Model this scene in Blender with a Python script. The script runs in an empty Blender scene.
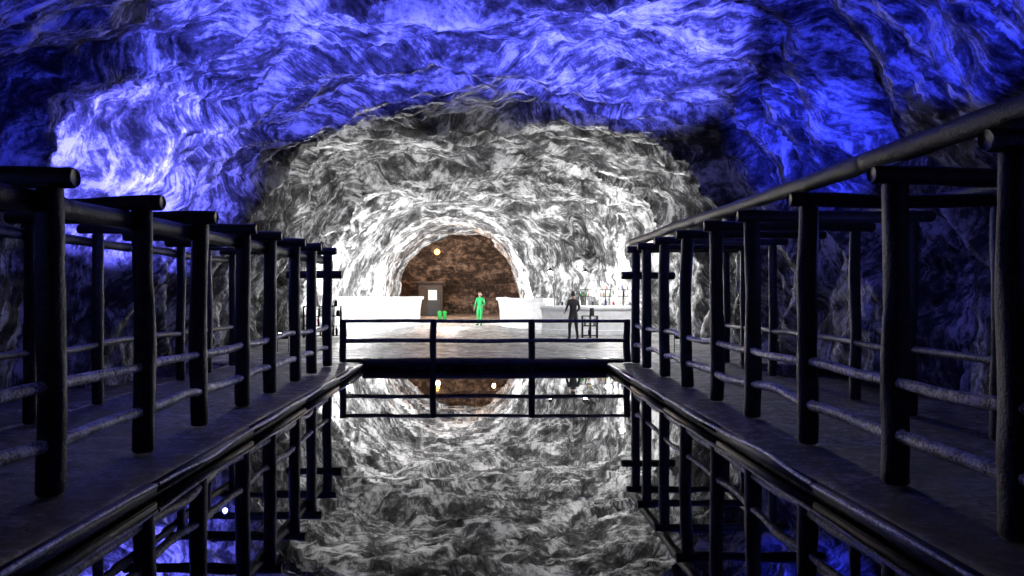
import bpy, bmesh, math, random
from mathutils import Vector, Matrix, noise
random.seed(7)
C = bpy.context.scene.collection
F = 700.0
CAMZ = 1.6

# ------------------------------------------------------------ helpers
def link(o):
    C.objects.link(o); return o

def mesh_obj(name, V, Fc, mats, idx=None, smooth=True, parent=None):
    me = bpy.data.meshes.new(name)
    me.from_pydata(V, [], Fc)
    for m in mats: me.materials.append(m)
    if idx: me.polygons.foreach_set('material_index', idx)
    me.polygons.foreach_set('use_smooth', [smooth]*len(me.polygons))
    me.update()
    o = link(bpy.data.objects.new(name, me))
    if parent: o.parent = parent
    return o

class Acc:
    def __init__(s): s.V=[]; s.F=[]; s.I=[]
    def add(s, V, Fc, mi=0):
        b=len(s.V); s.V+= [tuple(v) for v in V]
        for f in Fc: s.F.append(tuple(i+b for i in f)); s.I.append(mi)
    def obj(s, name, mats, smooth=True, parent=None):
        return mesh_obj(name, s.V, s.F, mats, s.I, smooth, parent)

def log(acc, p0, p1, r, mi=0, seed=0.0, taper=0.94, n=14, rough=0.09, bow=0.012):
    p0=Vector(p0); p1=Vector(p1); d=p1-p0; L=d.length; d.normalize()
    up=Vector((0,0,1)) if abs(d.z)<.9 else Vector((1,0,0))
    a=d.cross(up).normalized(); b=d.cross(a).normalized()
    k=max(3,int(L/0.12))
    ts=[0,0.024/max(L,.3)]+[i/k for i in range(1,k)]+[1-0.024/max(L,.3),1]
    V=[];Fc=[]
    for j,t in enumerate(ts):
        rr=r*(1+(taper-1)*t)
        if j==0 or j==len(ts)-1: rr*=0.86
        off=a*(noise.noise((t*L*.5+seed*3.1,seed,1.7))*bow*4)+b*(noise.noise((t*L*.5,seed*2.3,9.1))*bow*4)
        off*=math.sin(math.pi*t)
        for i in range(n):
            th=2*math.pi*i/n
            q=1+rough*noise.noise((math.cos(th)*1.2+seed*7.7,math.sin(th)*1.2+seed*1.9,t*L*1.4))*1.8
            q+=.09*noise.noise((math.cos(th)*3+seed,math.sin(th)*3,t*L*3))*(rough>0)
            V.append(p0+d*(L*t)+off+(a*math.cos(th)+b*math.sin(th))*rr*q)
    m=len(ts)
    for j in range(m-1):
        for i in range(n):
            i2=(i+1)%n
            Fc.append((j*n+i,j*n+i2,(j+1)*n+i2,(j+1)*n+i))
    Fc.append(tuple(range(n))); Fc.append(tuple((m-1)*n+i for i in range(n-1,-1,-1)))
    acc.add(V,Fc,mi)

def box(acc, lo, hi, mi=0, bev=0.01):
    bm=bmesh.new(); bmesh.ops.create_cube(bm,size=1)
    s=[hi[i]-lo[i] for i in range(3)]; c=[(hi[i]+lo[i])/2 for i in range(3)]
    for v in bm.verts: v.co=Vector((v.co.x*s[0]+c[0],v.co.y*s[1]+c[1],v.co.z*s[2]+c[2]))
    if bev>0: bmesh.ops.bevel(bm,geom=bm.edges[:],offset=min(bev,min(s)*.4),segments=2,affect='EDGES')
    bm.verts.ensure_lookup_table()
    acc.add([v.co.copy() for v in bm.verts],[[v.index for v in f.verts] for f in bm.faces],mi); bm.free()

def lathe(acc, prof, c, mi=0, n=14, s=1.0):
    V=[];Fc=[]
    for (r,z) in prof:
        for i in range(n):
            th=2*math.pi*i/n
            V.append((c[0]+r*s*math.cos(th),c[1]+r*s*math.sin(th),c[2]+z*s))
    for j in range(len(prof)-1):
        for i in range(n):
            i2=(i+1)%n; Fc.append((j*n+i,j*n+i2,(j+1)*n+i2,(j+1)*n+i))
    Fc.append(tuple(range(n-1,-1,-1))); Fc.append(tuple((len(prof)-1)*n+i for i in range(n)))
    acc.add(V,Fc,mi)

# ------------------------------------------------------------ materials
def newmat(name):
    m=bpy.data.materials.new(name); m.use_nodes=True
    nt=m.node_tree; nt.nodes.clear()
    o=nt.nodes.new('ShaderNodeOutputMaterial'); b=nt.nodes.new('ShaderNodeBsdfPrincipled')
    nt.links.new(b.outputs[0],o.inputs[0]); return m,nt,b

def simple(name,col,rough=.5,metal=0,emit=None,es=0,nscale=8,var=.25):
    m,nt,b=newmat(name)
    tc=nt.nodes.new('ShaderNodeTexCoord'); nz=nt.nodes.new('ShaderNodeTexNoise')
    nz.inputs['Scale'].default_value=nscale; nz.inputs['Detail'].default_value=4
    nt.links.new(tc.outputs['Object'],nz.inputs['Vector'])
    r=nt.nodes.new('ShaderNodeValToRGB')
    r.color_ramp.elements[0].position=.3; r.color_ramp.elements[1].position=.7
    r.color_ramp.elements[0].color=tuple(c*(1-var) for c in col)+(1,)
    r.color_ramp.elements[1].color=tuple(min(1,c*(1+var)) for c in col)+(1,)
    nt.links.new(nz.outputs[0],r.inputs[0]); nt.links.new(r.outputs[0],b.inputs['Base Color'])
    b.inputs['Roughness'].default_value=rough; b.inputs['Metallic'].default_value=metal
    if emit:
        b.inputs['Emission Color'].default_value=emit+(1,); b.inputs['Emission Strength'].default_value=es
    return m

def rock(name,dark,mid,light,p=(.36,.5,.64),bump=1.0,scale=1.0,stretch=(.5,4.0,.5),warp=.8,wscale=.2,dist=.12,fine=.42,mill=.16):
    m,nt,b=newmat(name); N=nt.nodes.new; L=nt.links.new
    def noise_(vec,s,det,ro):
        n=N('ShaderNodeTexNoise'); n.inputs['Scale'].default_value=s; n.inputs['Detail'].default_value=det; n.inputs['Roughness'].default_value=ro
        L(vec,n.inputs['Vector']); return n
    def vadd(a,b_): 
        n=N('ShaderNodeVectorMath'); n.operation='ADD'; L(a,n.inputs[0]); L(b_,n.inputs[1]); return n.outputs[0]
    def mapn(v,s,rot=(0,0,0)):
        n=N('ShaderNodeMapping'); n.inputs['Scale'].default_value=s; n.inputs['Rotation'].default_value=rot; L(v,n.inputs['Vector']); return n.outputs[0]
    def mixf(a,b_,f):
        n=N('ShaderNodeMix'); n.inputs[0].default_value=f; L(a,n.inputs[2]); L(b_,n.inputs[3]); return n.outputs[0]
    tc=N('ShaderNodeTexCoord'); T=tc.outputs['Object']
    wn=noise_(T,wscale,1,.5)
    sub=N('ShaderNodeVectorMath'); sub.operation='SUBTRACT'; sub.inputs[1].default_value=(.5,.5,.5); L(wn.outputs['Color'],sub.inputs[0])
    sc=N('ShaderNodeVectorMath'); sc.operation='SCALE'; sc.inputs['Scale'].default_value=warp; L(sub.outputs[0],sc.inputs[0])
    Wv=vadd(T,sc.outputs[0])
    st=noise_(mapn(Wv,tuple(s*scale for s in stretch)),1.5,12,.78)
    fn=noise_(T,2.8*scale,13,.82)
    base=mixf(st.outputs[0],fn.outputs[0],fine)
    if mill:
        s2=noise_(mapn(Wv,(.9,15.0,.9),(0,.0,.12)),1.7,2,.5)
        base=mixf(base,s2.outputs[0],mill)
    dn=N('ShaderNodeVectorMath'); dn.operation='SCALE'; dn.inputs['Scale'].default_value=.5; L(fn.outputs['Color'],dn.inputs[0])
    vo=N('ShaderNodeTexVoronoi'); vo.inputs['Scale'].default_value=1.5*scale; L(mapn(vadd(T,dn.outputs[0]),(.5,2.4,.8)),vo.inputs['Vector'])
    sepv=N('ShaderNodeSeparateColor'); L(vo.outputs['Color'],sepv.inputs[0])
    base=mixf(base,sepv.outputs[0],.06)
    bg=noise_(Wv,.8,7,.7)
    m2=N('ShaderNodeMath'); m2.operation='MULTIPLY_ADD'; m2.inputs[1].default_value=.26; m2.inputs[2].default_value=-.13; L(bg.outputs[0],m2.inputs[0])
    m3=N('ShaderNodeMath'); m3.operation='ADD'; L(base,m3.inputs[0]); L(m2.outputs[0],m3.inputs[1])
    r=N('ShaderNodeValToRGB'); e=r.color_ramp.elements
    e[0].position=p[0]; e[0].color=dark+(1,); e[1].position=p[2]; e[1].color=light+(1,)
    k=e.new(p[1]); k.color=mid+(1,)
    L(m3.outputs[0],r.inputs[0]); L(r.outputs[0],b.inputs['Base Color'])
    b.inputs['Roughness'].default_value=.45
    bp=N('ShaderNodeBump'); bp.inputs['Strength'].default_value=bump; bp.inputs['Distance'].default_value=dist
    L(base,bp.inputs['Height']); L(bp.outputs[0],b.inputs['Normal'])
    return m

def wood(name,c0,c1,rough=.45,bump=.8,spec=.5):
    m,nt,b=newmat(name); N=nt.nodes.new; L=nt.links.new
    tc=N('ShaderNodeTexCoord')
    n1=N('ShaderNodeTexNoise'); n1.inputs['Scale'].default_value=7; n1.inputs['Detail'].default_value=10; n1.inputs['Roughness'].default_value=.75
    L(tc.outputs['Object'],n1.inputs['Vector'])
    n2=N('ShaderNodeTexNoise'); n2.inputs['Scale'].default_value=45; n2.inputs['Detail'].default_value=4
    L(tc.outputs['Object'],n2.inputs['Vector'])
    mx=N('ShaderNodeMix'); mx.inputs[0].default_value=.4; L(n1.outputs[0],mx.inputs[2]); L(n2.outputs[0],mx.inputs[3])
    r=N('ShaderNodeValToRGB'); e=r.color_ramp.elements
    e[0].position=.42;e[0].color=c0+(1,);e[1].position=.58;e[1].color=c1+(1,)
    L(mx.outputs[0],r.inputs[0]); L(r.outputs[0],b.inputs['Base Color'])
    rr=N('ShaderNodeMapRange'); rr.inputs['To Min'].default_value=max(.12,rough-.12); rr.inputs['To Max'].default_value=rough+.25; L(n1.outputs[0],rr.inputs['Value']); L(rr.outputs[0],b.inputs['Roughness'])
    b.inputs['Specular IOR Level'].default_value=spec
    bp=N('ShaderNodeBump'); bp.inputs['Strength'].default_value=bump; bp.inputs['Distance'].default_value=.035
    L(mx.outputs[0],bp.inputs['Height']); L(bp.outputs[0],b.inputs['Normal'])
    return m

M_rock=rock('salt_rock',(.002,.002,.003),(.12,.12,.125),(.98,.98,.99),(.425,.495,.58),1.0)
M_brown=rock('brown_rock',(.012,.009,.007),(.08,.055,.045),(.48,.38,.31),(.42,.5,.59),1,stretch=(.8,.8,3.0),scale=.9,dist=.2,warp=1.5,mill=0,fine=.6)
M_floor=rock('salt_ground',(.04,.04,.045),(.25,.25,.26),(.78,.78,.78),(.38,.48,.6),.7,scale=1.8,stretch=(1,1,1),mill=0)
M_ground=rock('dark_ground',(.006,.006,.01),(.035,.035,.045),(.4,.4,.48),(.42,.5,.62),.9,scale=4,stretch=(1,1,1),dist=.06,mill=0,fine=.6)
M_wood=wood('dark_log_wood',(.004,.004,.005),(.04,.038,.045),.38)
M_rail=wood('worn_sheen_rail_wood',(.06,.06,.07),(.9,.89,.9),.3)  # worn wood, lightened further so colour carries the grazing back-light sheen
M_raild=wood('weathered_rail_wood',(.03,.03,.035),(.25,.25,.27),.35)
M_edge=wood('salt_edge_glint',(.2,.2,.2),(.98,.98,.98),.25,.4,.8)  # near-white colour paints the rear-light glint along the pool edge
M_salt=simple('white_salt_block',(.85,.86,.88),.6,nscale=5,var=.1)
M_dark=simple('dark_metal',(.02,.02,.02),.4,.6)
M_hut=simple('brown_boards',(.03,.017,.011),.6,nscale=3,var=.6)

m,nt,b=newmat('still_brine'); M_water=m
b.inputs['Base Color'].default_value=(.34,.34,.34,1); b.inputs['Metallic'].default_value=1; b.inputs['Roughness'].default_value=.01
tc=nt.nodes.new('ShaderNodeTexCoord'); nz=nt.nodes.new('ShaderNodeTexNoise'); nz.inputs['Scale'].default_value=2.5; nz.inputs['Detail'].default_value=2
bp=nt.nodes.new('ShaderNodeBump'); bp.inputs['Strength'].default_value=.03; bp.inputs['Distance'].default_value=.02
nt.links.new(tc.outputs['Object'],nz.inputs['Vector']); nt.links.new(nz.outputs[0],bp.inputs['Height']); nt.links.new(bp.outputs[0],b.inputs['Normal'])

# ------------------------------------------------------------ cave shell
KEY=[(-6,0,9.8,7.6),(4,0,9.6,7.6),(11,0,9.4,7.4),(13.4,0,9.0,7.1),(14.4,0,7.9,6.75),(17.6,0,7.7,6.6),(18.2,-.1,7.3,6.15),
     (18.8,-.1,7.7,6.6),(22,-.1,8.2,7.1),(23,-.2,7.4,6.25),(23.5,-.2,7.8,6.7),(26.5,-.3,7.9,6.9),(27.3,-.3,7.1,6.05),(27.9,-.3,7.5,6.5),(32,-.3,7.4,6.35),(33.6,-.8,6.4,6.15),
     (34.8,-1.5,5.0,5.95),(35.2,-1.75,4.2,5.5),(35.6,-1.75,4.4,5.75),(39,-1.75,4.25,5.6),(43.6,-1.65,4.1,5.4),(44,-1.6,3.95,5.25)]
def cave(KEY,NA,step,ystart_fine,expo=3.0):
    rings=[]
    for a,b_ in zip(KEY[:-1],KEY[1:]):
        st=step if b_[0]>ystart_fine else .4
        k=max(1,math.ceil(max(abs(b_[i]-a[i]) for i in (0,2,3))/st))
        for j in range(k):
            t=j/k; rings.append([a[i]+(b_[i]-a[i])*t for i in range(4)])
    rings.append(list(KEY[-1]))
    V=[]
    for (y,cx,hw,top) in rings:
        ex=expo if y<33 else 2.5
        e=2/ex
        inner=1.0 if y<33 else .35
        for i in range(NA+1):
            th=math.pi*(i/NA)
            c=math.cos(th); s=math.sin(th)
            x=cx+hw*math.copysign(abs(c)**e,c); z=top*abs(s)**e-.5*(1-abs(s))
            p=Vector((x,y,z)); rad=Vector((x-cx,0,z-1)).normalized()
            up=min(1,max(0,z/4.5))
            amp=(.5+.3*up) if y<33 else .2
            d=Vector(noise.noise_vector(p*.3))*amp+Vector(noise.noise_vector(p*1.1+Vector((5,3,1))))*.12+Vector(noise.noise_vector(p*2.9))*.05
            q=Vector((p.x*.4,p.y*1.0,p.z*.45))
            rg=noise.ridged_multi_fractal(q,.75,2.1,7,1.0,2.0)
            d+=rad*(.9-rg)*(.17+.05*up)*inner
            base=y+2.4*noise.noise(p*.17)+.35*noise.noise(p*.7)
            f=((base/2.1)%1.0); d+=rad*(min(f,(1-f)*7)-.45)*(.4+.25*up)*inner
            w=base+.15*noise.noise(p*1.9)
            f=((w/.7)%1.0); d+=rad*(min(f,(1-f)*5)-.45)*.22*inner*(.8+noise.noise(p*.5))
            f=((w/.27+.6*noise.noise(p*1.1))%1.0); d+=rad*(f-.5)*.07*inner
            p=p+d
            if 28<y<35.3:
                u=(p.x-4.75)+.4*(p.z-4.2)+.3*noise.noise(p*1.5); v=(p.z-4.2)+.3*noise.noise(p*1.5+Vector((3,3,3)))
                g=math.exp(-((u/.62)**2+(v/1.2)**2)**2)
                p.y+=g*1.5
            V.append(p)
    return V,len(rings)
NA=480
V,NR=cave(KEY,NA,.065,9)
parts={'wall_right':(0,125),'ceiling':(125,355),'wall_left':(355,NA)}
for nm,(a,b_) in parts.items():
    w=b_-a+1
    vv=[V[j*(NA+1)+i] for j in range(NR) for i in range(a,b_+1)]
    ff=[(j*w+i,j*w+i+1,(j+1)*w+i+1,(j+1)*w+i) for j in range(NR-1) for i in range(w-1)]
    mesh_obj(nm,vv,ff,[M_rock])
K2=[(44.0,-1.6,4.6,5.9),(44.8,-1.6,7,6.8),(54,-1.6,7,6.8),(54.8,-1.6,5.5,5.5),(55.2,-1.6,2.5,2.5),(55.3,-1.6,.05,.05)]
V2,n2=cave(K2,160,.2,0)
mesh_obj('wall_back',V2,[(j*161+i,j*161+i+1,(j+1)*161+i+1,(j+1)*161+i) for j in range(n2-1) for i in range(160)],[M_brown])
mesh_obj('wall_front',[(-11,-5.8,-1),(11,-5.8,-1),(11,-5.8,9),(-11,-5.8,9)],[(0,1,2,3)],[M_rock],smooth=False)

# floor
GX,GY=180,420
vv=[]
for j in range(GY+1):
    y=-6+62*j/GY
    for i in range(GX+1):
        x=-12+24*i/GX
        z=.05*noise.noise((x*.8,y*.8,0))+.03*noise.noise((x*3,y*3,4))-.05
        if y<16.2: z-=.28
        if abs(x)<2.9 and y<16.1: z-=.35
        vv.append((x,y,z))
idx=[];ff=[]
for j in range(GY):
    y=-6+62*j/GY
    for i in range(GX):
        ff.append((j*(GX+1)+i,j*(GX+1)+i+1,(j+1)*(GX+1)+i+1,(j+1)*(GX+1)+i)); idx.append(1 if y<16.5 else 0)
mesh_obj('floor',vv,ff,[M_floor,M_ground],idx)
mesh_obj('pool_water',[(-2.9,-4,-.15),(2.9,-4,-.15),(2.9,16.2,-.15),(-2.9,16.2,-.15)],[(0,1,2,3)],[M_water],smooth=False)

for sgn in (-1,1):
    n=300; xs=[2.87,2.9,3.0]+[3.0+.12*k for k in range(1,24)]
    vv=[];ff=[]
    for j in range(n+1):
        y=-4+20.15*j/n
        for k,x in enumerate(xs):
            z=.016*noise.noise((x*5*sgn,y*5,2))+.014*noise.noise((x*1.3*sgn,y*1.3,7))-.012
            if k==0: z=-.03
            vv.append((sgn*x,y,z))
    m=len(xs)
    for j in range(n):
        for k in range(m-1): ff.append((j*m+k,j*m+k+1,(j+1)*m+k+1,(j+1)*m+k))
    b0=len(vv)
    for j in range(n+1):
        y=-4+20.15*j/n; vv.append((sgn*2.87,y,-.34)); vv.append((sgn*xs[-1],y,-.34))
    for j in range(n):
        ff.append((j*m,(j+1)*m,b0+2*(j+1),b0+2*j)); ff.append((j*m+m-1,(j+1)*m+m-1,b0+2*(j+1)+1,b0+2*j+1))
    acc=Acc(); acc.add(vv,ff,0)
    for k in range(8):
        y0=-4+2.5*k
        xa,xb=sorted((sgn*2.80,sgn*2.90))
        box(acc,(xa,y0+.01,-.12+.006*(k%3)),(xb,min(16.1,y0+2.49),-.03+.006*(k%2)),1,.012)
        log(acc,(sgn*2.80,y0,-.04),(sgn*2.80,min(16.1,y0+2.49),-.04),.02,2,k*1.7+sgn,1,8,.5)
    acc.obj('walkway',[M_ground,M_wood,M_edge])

# ------------------------------------------------------------ log railings
def railing(sgn,ys,top,name,longtop):
    a=Acc(); X=3.44*sgn; XO=5.55*sgn
    for k,y in enumerate(ys):
        s=k*1.37+sgn*5
        ph=top-.17 if not longtop else top-.32
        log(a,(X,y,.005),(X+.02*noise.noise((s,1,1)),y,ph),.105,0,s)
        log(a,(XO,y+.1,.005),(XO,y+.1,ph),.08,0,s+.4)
        zc=ph+.06
        log(a,(X-sgn*.2,y,zc),(XO+sgn*.25,y+.05,zc),.08,0,s+.8)
    y0,y1=ys[0]-.35,ys[-1]+.35
    nseg=3; L=(y1-y0)/nseg
    zt=top-.07 if longtop else top-.30
    xt=X if longtop else X+sgn*.13
    for k in range(nseg):
        ya,yb=y0+k*L,y0+(k+1)*L+.05
        log(a,(xt,ya,zt),(xt,yb,zt),.09,0,k+sgn*9,1.0)
        log(a,(XO+sgn*.1,ya,zt),(XO+sgn*.1,yb,zt),.07,0,k+sgn*4,1.0)
    for k in range(len(ys)-1):
        for z,r,mi in ((.86,.048,1),(.41,.056,1)):
            dz=.03*noise.noise((k*2.7+z*9,sgn*3,.5))
            log(a,(X,ys[k]-.02,z+dz),(X,ys[k+1]+.02,z-dz),r,mi,k*1.9+z,.95,12,.16,.02)
            log(a,(XO,ys[k],z),(XO,ys[k+1]+.1,z),r,2,k*2.1+z,.95,8)
    log(a,(X-sgn*.32,ys[-1],2.0),(X+sgn*.9,ys[-1]+.03,2.0),.09,0,3.3)
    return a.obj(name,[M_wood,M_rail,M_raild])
LY=[1.3,2.72,4.14]+[5.54,7.04,8.45,9.95,11.2,12.67,13.9,15.3]
RY=[1.6,3.05]+[4.53,5.87,7.46,9.02,10.4,11.9,13.4,14.9,16.0]
railing(-1,LY,2.62,'wooden_railing',False)
railing(1,RY,2.85,'wooden_railing',True)
a=Acc()
FY=16.25
for x in (-3.3,-1.19,1.08,3.3):
    log(a,(x,FY,-.3 if abs(x)<2 else 0.0),(x,FY,.99),.08,0,x+3)
log(a,(-3.34,FY,.95),(3.34,FY,.95),.042,1,2.2)
log(a,(-3.34,FY,.49),(3.34,FY,.50),.05,1,5.2)
log(a,(-2.84,FY,-.02),(2.84,FY,-.02),.11,0,8.2)
a.obj('wooden_fence',[M_wood,M_raild])
a=Acc()
for k in range(23):
    x=-3.35+k*.29
    box(a,(x,16.4,-.03+.006*(k%3)),(x+.275,17.2,.025+.006*(k%3)),0,.008)
a.obj('plank_bridge',[M_wood])

# ------------------------------------------------------------ salt counters
def counter(name,pts,h,th=.45):
    a=Acc(); n=len(pts)
    prof=[(.0,-.08),(.0,.12),(.05,.14),(.02,h*.55),(-.06,h-.16),(-.14,h-.14),(-.17,h-.07),(-.14,h),(th-.05,h),(th,h-.05),(th,-.08)]
    V=[];Fc=[]
    for i,p in enumerate(pts):
        q0=Vector(pts[max(0,i-1)]);q1=Vector(pts[min(n-1,i+1)]); t=(q1-q0).normalized(); nr=Vector((-t.y,t.x))
        for (o,z) in prof: V.append((p[0]+nr.x*o,p[1]+nr.y*o,z+.02*noise.noise((p[0]*2,p[1]*2,z*3))))
    m=len(prof)
    for i in range(n-1):
        for k in range(m): Fc.append((i*m+k,(i+1)*m+k,(i+1)*m+(k+1)%m,i*m+(k+1)%m))
    Fc.append(tuple(range(m))); Fc.append(tuple((n-1)*m+k for k in range(m-1,-1,-1)))
    a.add(V,Fc,0); return a
def arc(p0,p1,bulge,n=16):
    p0=Vector(p0);p1=Vector(p1);d=p1-p0;nr=Vector((d.y,-d.x)).normalized()
    return [tuple(p0+d*(i/n)+nr*bulge*math.sin(math.pi*i/n)) for i in range(n+1)]

cols=[(.35,.02,.02),(.02,.18,.04),(.45,.33,.03),(.02,.05,.25),(.35,.1,.02),(.8,.8,.75),(.03,.03,.03),(.08,.2,.03)]
MB=[simple('glass_%d'%i,c,.15) for i,c in enumerate(cols)]
ALL=MB+[M_dark,M_salt]
bottle=[(.035,0),(.04,.01),(.04,.17),(.034,.2),(.014,.24),(.013,.3),(.017,.305),(.017,.32)]
jar=[(.05,0),(.055,.01),(.055,.12),(.045,.14),(.05,.145),(.05,.17)]
def items(a,x0,x1,y,z,dens=.14,sc=1,dark=False):
    x=x0+.08
    while x<x1-.06:
        if random.random()<.85:
            mi=random.choice([6,6,5,3,0,5,7,2]) if dark else random.choice([0,1,2,3,4,5,5,5,6,6,7])
            lathe(a,random.choice([bottle,bottle,jar]),(x,y+random.uniform(-.05,.05),z),mi,10,random.uniform(.8,1.25)*sc)
        x+=dens*random.uniform(.8,1.4)
def shelf(name,x0,x1,y,levels,topitems=True):
    a=Acc()
    for k in range(levels+1):
        z=.02+.36*k; box(a,(x0,y,z),(x1,y+.34,z+.03),8)
        if k<levels: items(a,x0,x1,y+.17,z+.03)
    H=.05+.36*levels
    for x in (x0-.04,(x0+x1)/2,x1): box(a,(x,y,-.05),(x+.04,y+.34,H),8)
    items(a,x0,x1,y+.17,H,.2,1.3,True)
    return a.obj(name,ALL)
counter('salt_counter',arc((-6.8,31.9),(-3.3,36.0),.9),1.42).obj('salt_counter',[M_salt],False)
counter('salt_counter',arc((.75,37.2),(2.7,31.0),.7),1.36).obj('salt_counter',[M_salt],False)
a=counter('salt_counter',arc((2.3,28.4),(5.9,27.5),.3),1.1)
a.I=[9]*len(a.I); items(a,2.75,5.7,28.1,1.11,.24,1.0,True)
for x in (4.0,4.8,5.5):
    box(a,(x,27.95,1.0),(x+.04,28.0,1.75),8); box(a,(x-.22,27.95,1.45),(x+.26,28.05,1.48),8); box(a,(x-.22,27.95,1.72),(x+.26,28.05,1.75),8)
    items(a,x-.25,x+.3,28.0,1.48,.12,.6); items(a,x-.25,x+.3,28.0,1.75,.12,.6)
a.obj('sales_counter',ALL,False)
shelf('display_shelf',3.6,4.1,25.6,2)
shelf('display_shelf',-6.6,-5.3,25.5,3)

a=Acc()
for k in range(7): box(a,(-4.7,49.5,.05+.32*k),(-3.0,49.62,.35+.32*k),0,.02)
box(a,(-4.7,49.6,-.05),(-3.0,50.6,2.3),0,.02)
box(a,(-4.1,49.42,.0),(-3.2,49.5,2.0),2,.02); box(a,(-4.0,49.38,1.1),(-3.4,49.42,1.8),1,.01)
box(a,(-4.9,49.2,2.3),(-2.8,51,2.42),0,.03)
a.obj('wooden_kiosk',[M_hut,simple('lit_notice_pane',(.7,.72,.7),.4,emit=(.9,1,.9),es=.3),M_dark],False)
a=Acc()
for x in (-2.75,-2.45): lathe(a,[(.08,0),(.1,.02),(.12,.42),(.14,.44),(.14,.5),(.05,.56)],(x,42.6,-.04),0,16)
a.obj('waste_bins',[simple('green_plastic',(.02,.35,.06),.4)])

# ------------------------------------------------------------ people
M_skin=simple('skin',(.45,.26,.18),.5); M_hair=simple('dark_hair',(.02,.013,.01),.5)
M_green=simple('green_cloth',(.02,.5,.14),.7); M_navy=simple('dark_cloth',(.012,.012,.018),.8); M_shoe=simple('shoe_leather',(.02,.02,.02),.5)
M_grey=simple('grey_cloth',(.03,.03,.035),.8)
def skin_mesh(pts,edges,rad,root,sub=2):
    me=bpy.data.meshes.new('tmp'); me.from_pydata(pts,edges,[]); o=link(bpy.data.objects.new('tmp',me))
    md=o.modifiers.new('s','SKIN'); md.use_smooth_shade=True
    for i,r in enumerate(rad):
        sv=me.skin_vertices[0].data[i]; sv.radius=r if isinstance(r,tuple) else (r,r); sv.use_root=(i==root)
    sd=o.modifiers.new('d','SUBSURF'); sd.levels=sub; sd.render_levels=sub
    dg=bpy.context.evaluated_depsgraph_get(); ev=o.evaluated_get(dg)
    out=bpy.data.meshes.new_from_object(ev); bpy.data.objects.remove(o); return out
def person(name,loc,rotz,J,top,legs,H=1.0,hair_long=False):
    e=link(bpy.data.objects.new(name,None)); e.location=loc; e.rotation_euler=(0,0,rotz); e.scale=(H,H,H)
    P=[(0,0,.95),(0,0,1.08),(0,-.01,1.24),(0,0,1.38),(0,-.005,1.47),(0,-.015,1.56)]
    R=[(.135,.1),(.125,.095),(.15,.1),(.14,.09),(.055,.055),(.05,.055)]
    E=[(0,1),(1,2),(2,3),(3,4),(4,5)]
    for s,side in ((-1,'L'),(1,'R')):
        b=len(P)
        P+= [(s*.09,0,.88),J['knee'+side],J['ank'+side],tuple(Vector(J['ank'+side])+Vector((s*.02,-.16,-.045)))]
        R+= [(.098,.098),(.062,.062),(.045,.045),(.04,.03)]
        E+= [(0,b),(b,b+1),(b+1,b+2),(b+2,b+3)]
        b=len(P)
        P+= [(s*.17,0,1.40),J['elb'+side],J['wri'+side]]
        R+= [(.06,.058),(.043,.043),(.03,.026)]
        E+= [(3,b),(b,b+1),(b+1,b+2)]
    me=skin_mesh(P,E,R,0)
    for mm in (top,legs,M_skin,M_shoe): me.materials.append(mm)
    for p in me.polygons:
        c=p.center; p.use_smooth=True
        if c.z<.09: k=3
        elif c.z<.93 and abs(c.x)<.24 and (min((c-Vector(J['wriL'])).length,(c-Vector(J['wriR'])).length)>.2): k=1
        elif c.z>1.47 and abs(c.x)<.1: k=2
        else: k=0
        p.material_index=k
    o=link(bpy.data.objects.new('body',me)); o.parent=e
    for s,side in ((-1,'L'),(1,'R')):
        w=Vector(J['wri'+side]); d=(w-Vector(J['elb'+side])).normalized()
        lat=d.cross(Vector((s,0,0.01))).normalized(); nrm=d.cross(lat).normalized()
        if lat.y>0: lat=-lat
        P=[tuple(w-d*.02),tuple(w+d*.045),tuple(w+d*.085)]; R=[(.024,.02),(.036,.018),(.038,.016)]
        hm=skin_mesh(P,[(0,1),(1,2)],R,0,1); hm.materials.append(M_skin)
        h=link(bpy.data.objects.new('hand_'+side,hm)); h.parent=e
        for f,(o_,l) in enumerate(((.028,.068),(.01,.078),(-.009,.072),(-.027,.056))):
            b0=w+d*.08+lat*o_; cur=-nrm*s*.4
            Q=[b0,b0+d*l*.5,b0+d*l*.8+cur*l*.5,b0+d*l*.95+cur*l*1.1]
            fm=skin_mesh([tuple(q) for q in Q],[(0,1),(1,2),(2,3)],[.0095,.009,.008,.007],0,1); fm.materials.append(M_skin)
            fo=link(bpy.data.objects.new('finger_%s_%d'%(side,f+1),fm)); fo.parent=e
        b0=w+d*.03+lat*.025; Q=[b0,b0+lat*.03+d*.025,b0+lat*.035+d*.055]
        fm=skin_mesh([tuple(q) for q in Q],[(0,1),(1,2)],[.012,.011,.009],0,1); fm.materials.append(M_skin)
        fo=link(bpy.data.objects.new('thumb_'+side,fm)); fo.parent=e
    bm=bmesh.new(); bmesh.ops.create_uvsphere(bm,u_segments=28,v_segments=20,radius=1)
    for v in bm.verts:
        x,y,z=v.co
        jaw=1-.28*max(0,-z)**1.3
        q=Vector((x*.076*jaw,y*.095*(1-.12*max(0,-z)),z*.118))
        if y<0:
            q.y-= .022*math.exp(-((x/.16)**2+((z+.08)/.2)**2))
            q.y+= .010*math.exp(-(((abs(x)-.38)/.16)**2+((z-.08)/.12)**2))
            q.y-= .006*math.exp(-((x/.3)**2+((z+.45)/.08)**2))
            q.y-= .008*math.exp(-((x/.3)**2+((z+.85)/.15)**2))
        v.co=q
    for s in (-1,1):
        r=bmesh.ops.create_uvsphere(bm,u_segments=10,v_segments=8,radius=1)
        for v in r['verts']: v.co=Vector((v.co.x*.01+s*.076,v.co.y*.018+.008,v.co.z*.03-.005))
    hm=bpy.data.meshes.new('head'); bm.to_mesh(hm); bm.free(); hm.materials.append(M_skin)
    for p in hm.polygons: p.use_smooth=True
    h=link(bpy.data.objects.new('head',hm)); h.parent=e; h.location=(0,-.025,1.63)
    a=Acc()
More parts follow.
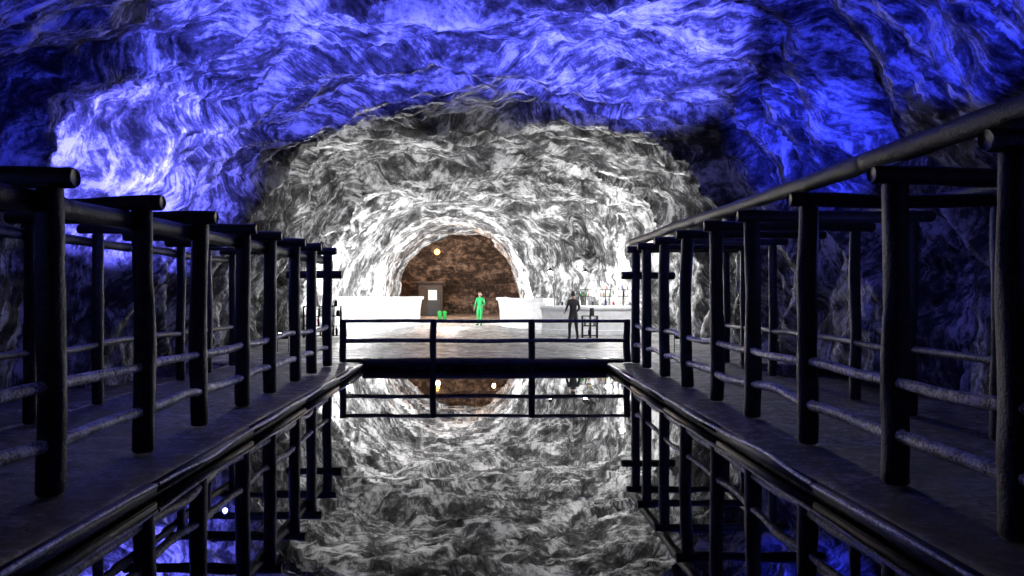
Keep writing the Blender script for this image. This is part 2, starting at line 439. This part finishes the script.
    for s in (-1,1):
        lathe(a,[(.002,-.012),(.010,-.007),(.012,0),(.010,.007),(.002,.012)],(s*.029,-.106,1.638),0,10)
    a.obj('eyes',[simple('eye_'+name,(.03,.02,.02),.2)],parent=e)
    bm=bmesh.new(); bmesh.ops.create_uvsphere(bm,u_segments=28,v_segments=20,radius=1)
    dl=[v for v in bm.verts if (v.co.y<-.2 and v.co.z<.45) or v.co.z<-.55]
    bmesh.ops.delete(bm,geom=dl,context='VERTS')
    for v in bm.verts:
        x,y,z=v.co
        lo=(.16 if hair_long else .02)*max(0,-z)
        v.co=Vector((x*.086,y*.106+.008,z*.127-lo*1.2))
    hm=bpy.data.meshes.new('hair'); bm.to_mesh(hm); bm.free(); hm.materials.append(M_hair)
    for p in hm.polygons: p.use_smooth=True
    h=link(bpy.data.objects.new('hair',hm)); h.parent=e; h.location=(0,-.02,1.635)
    sm=h.modifiers.new('t','SOLIDIFY'); sm.thickness=.008
    return e
Jg=dict(kneeL=(-.11,-.05,.49),ankL=(-.12,.03,.08),kneeR=(.10,-.10,.49),ankR=(.12,-.08,.08),
        elbL=(-.26,.03,1.14),wriL=(-.27,-.10,.90),elbR=(.27,.0,1.13),wriR=(.22,-.22,1.02))
Jd=dict(kneeL=(-.14,-.03,.49),ankL=(-.17,.02,.08),kneeR=(.13,-.03,.49),ankR=(.16,.03,.08),
        elbL=(-.25,.0,1.14),wriL=(-.22,-.20,.98),elbR=(.25,-.02,1.14),wriR=(.2,-.22,1.02))
person('person_in_green',(-.25,35.0,-.03),math.radians(-25),Jg,M_green,M_green,.97,True)
person('person_in_dark_clothes',(3.05,24.2,-.03),math.radians(200),Jd,M_navy,M_grey,.97)

# ------------------------------------------------------------ lamps and lights
def point(name,loc,e,col,r=.1):
    l=bpy.data.lights.new(name,'POINT'); l.energy=e; l.color=col; l.shadow_soft_size=r
    o=link(bpy.data.objects.new(name,l)); o.location=loc; return o
def spot(name,loc,tgt,e,col,ang=100,r=.03,blend=.5):
    l=bpy.data.lights.new(name,'SPOT'); l.energy=e; l.color=col; l.spot_size=math.radians(ang); l.spot_blend=blend; l.shadow_soft_size=r
    o=link(bpy.data.objects.new(name,l)); o.location=loc
    o.rotation_euler=(Vector(tgt)-Vector(loc)).to_track_quat('-Z','Y').to_euler(); return o
BL=(.03,.045,1.0); BP=(.10,.11,1.0)
spot('blue_floodlight_beam',(-4.4,11.8,2.9),(-8.0,15.6,4.6),5000,(.13,.13,1),62)
spot('blue_floodlight_beam',(-4.0,11.5,2.9),(-4.6,14.5,7),3000,BP,70)
spot('blue_floodlight_beam',(-.8,11.5,2.9),(-.8,13.4,7),2800,BP,82)
spot('blue_floodlight_beam',(3.2,12.0,3.0),(3.0,14.8,7),3800,BP,70)
spot('blue_floodlight_beam',(4.6,12.3,3.1),(7.6,15.7,5.6),1500,BL,52)
spot('blue_floodlight_beam',(6.0,8.5,3.1),(6.8,11.5,7),1100,BL,66)
spot('blue_floodlight_beam',(-6.0,7,3.1),(-8,11.5,6.5),600,BL,66)
W=(1,.99,.97)
for i,(x,y,z,e) in enumerate([(-5.9,30.5,2.2,800),(5.4,30.6,2.2,700),(-5.2,36.2,.9,600),(2.1,36.4,.9,600),(-5.0,38.5,1.8,600),(1.4,38.5,1.8,600),(-1.6,33.0,.5,200)]):
    point('white_fill_light',(x,y,z),e,W,.12)
point('white_fill_light',(4.9,25.0,3.0),420,W,.08)  # fill added in front to brighten the sales counter
spot('white_fill_beam',(-5.6,19.5,.6),(-1.5,25.5,6.8),1300,W,95,.04,.9)  # this pair is added fill for the mid-cave ceiling
spot('white_fill_beam',(5.4,19.5,.6),(1.5,25.5,6.8),1300,W,95,.04,.9)
point('warm_lamp_light',(-3.15,46.5,4.1),900,(1,.58,.32),.15)
point('warm_lamp_light',(0.6,47.5,4.4),200,(1,.58,.32),.1)
for x,y in ((-4.9,4.8),(-4.9,9.2),(-4.9,13.2),(4.9,3.8),(4.9,8.2),(4.9,12.6)):
    point('walkway_fill_light',(x,y,2.2),7,(.15,.18,1.0),.04)  # added blue fill for rails and deck, not known lamps
M_bulb=simple('glowing_bulb',(1,1,1),.4,emit=(1,.98,.92),es=30); M_wbulb=simple('glowing_warm_bulb',(1,.6,.3),.4,emit=(1,.42,.1),es=5)
def hang(name,loc,topz,mb,r=.09):
    a=Acc(); x,y,z=loc
    log(a,(x,y,z+.18),(x,y,topz),.008,0,1,1,6,0,0)
    lathe(a,[(.03,.2),(.05,.16),(.16,.07),(.17,.06)],(x,y,z),0,16)
    lathe(a,[(.01,-r),(r*.7,-r*.7),(r,0),(r*.7,r*.7),(.02,r)],(x,y,z),1,14)
    return a.obj(name,[M_dark,mb])
hang('hanging_lamp',(-3.15,46,4.3),7,M_wbulb,.2)
hang('hanging_lamp',(2.7,29.0,2.45),6.5,M_bulb,.08)
hang('hanging_lamp',(4.1,28.6,2.4),6.5,M_bulb,.08)
def added_flood(loc,rot,sc=1):
    a=Acc(); x,y,z=loc
    box(a,(x-.14,y-.05,z-.09),(x+.14,y+.07,z+.07),0); box(a,(x-.12,y+.0,z+.065),(x+.12,y+.06,z+.075),1,.002)
    box(a,(x-.16,y-.01,-.05),(x-.145,y+.03,z+.02),0,.002); box(a,(x+.145,y-.01,-.05),(x+.16,y+.03,z+.02),0,.002)
    a.obj('added_floodlight',[M_dark,M_bulb])
added_flood((-5.6,19.4,.42),0); added_flood((5.4,19.4,.42),0)  # made-up fixtures to go with the added white fill

w=bpy.data.worlds.new('World'); bpy.context.scene.world=w; w.use_nodes=True
w.node_tree.nodes['Background'].inputs[0].default_value=(.1,.12,.5,1); w.node_tree.nodes['Background'].inputs[1].default_value=.02

cam=bpy.data.cameras.new('camera'); co=link(bpy.data.objects.new('camera',cam))
co.location=(0,0,CAMZ); co.rotation_euler=(math.radians(90),0,0)
cam.sensor_width=36; cam.lens=F/1024*36; cam.shift_x=27/1024; cam.shift_y=5/1024; cam.clip_start=.05
bpy.context.scene.camera=co
bpy.context.scene.view_settings.view_transform='Standard'
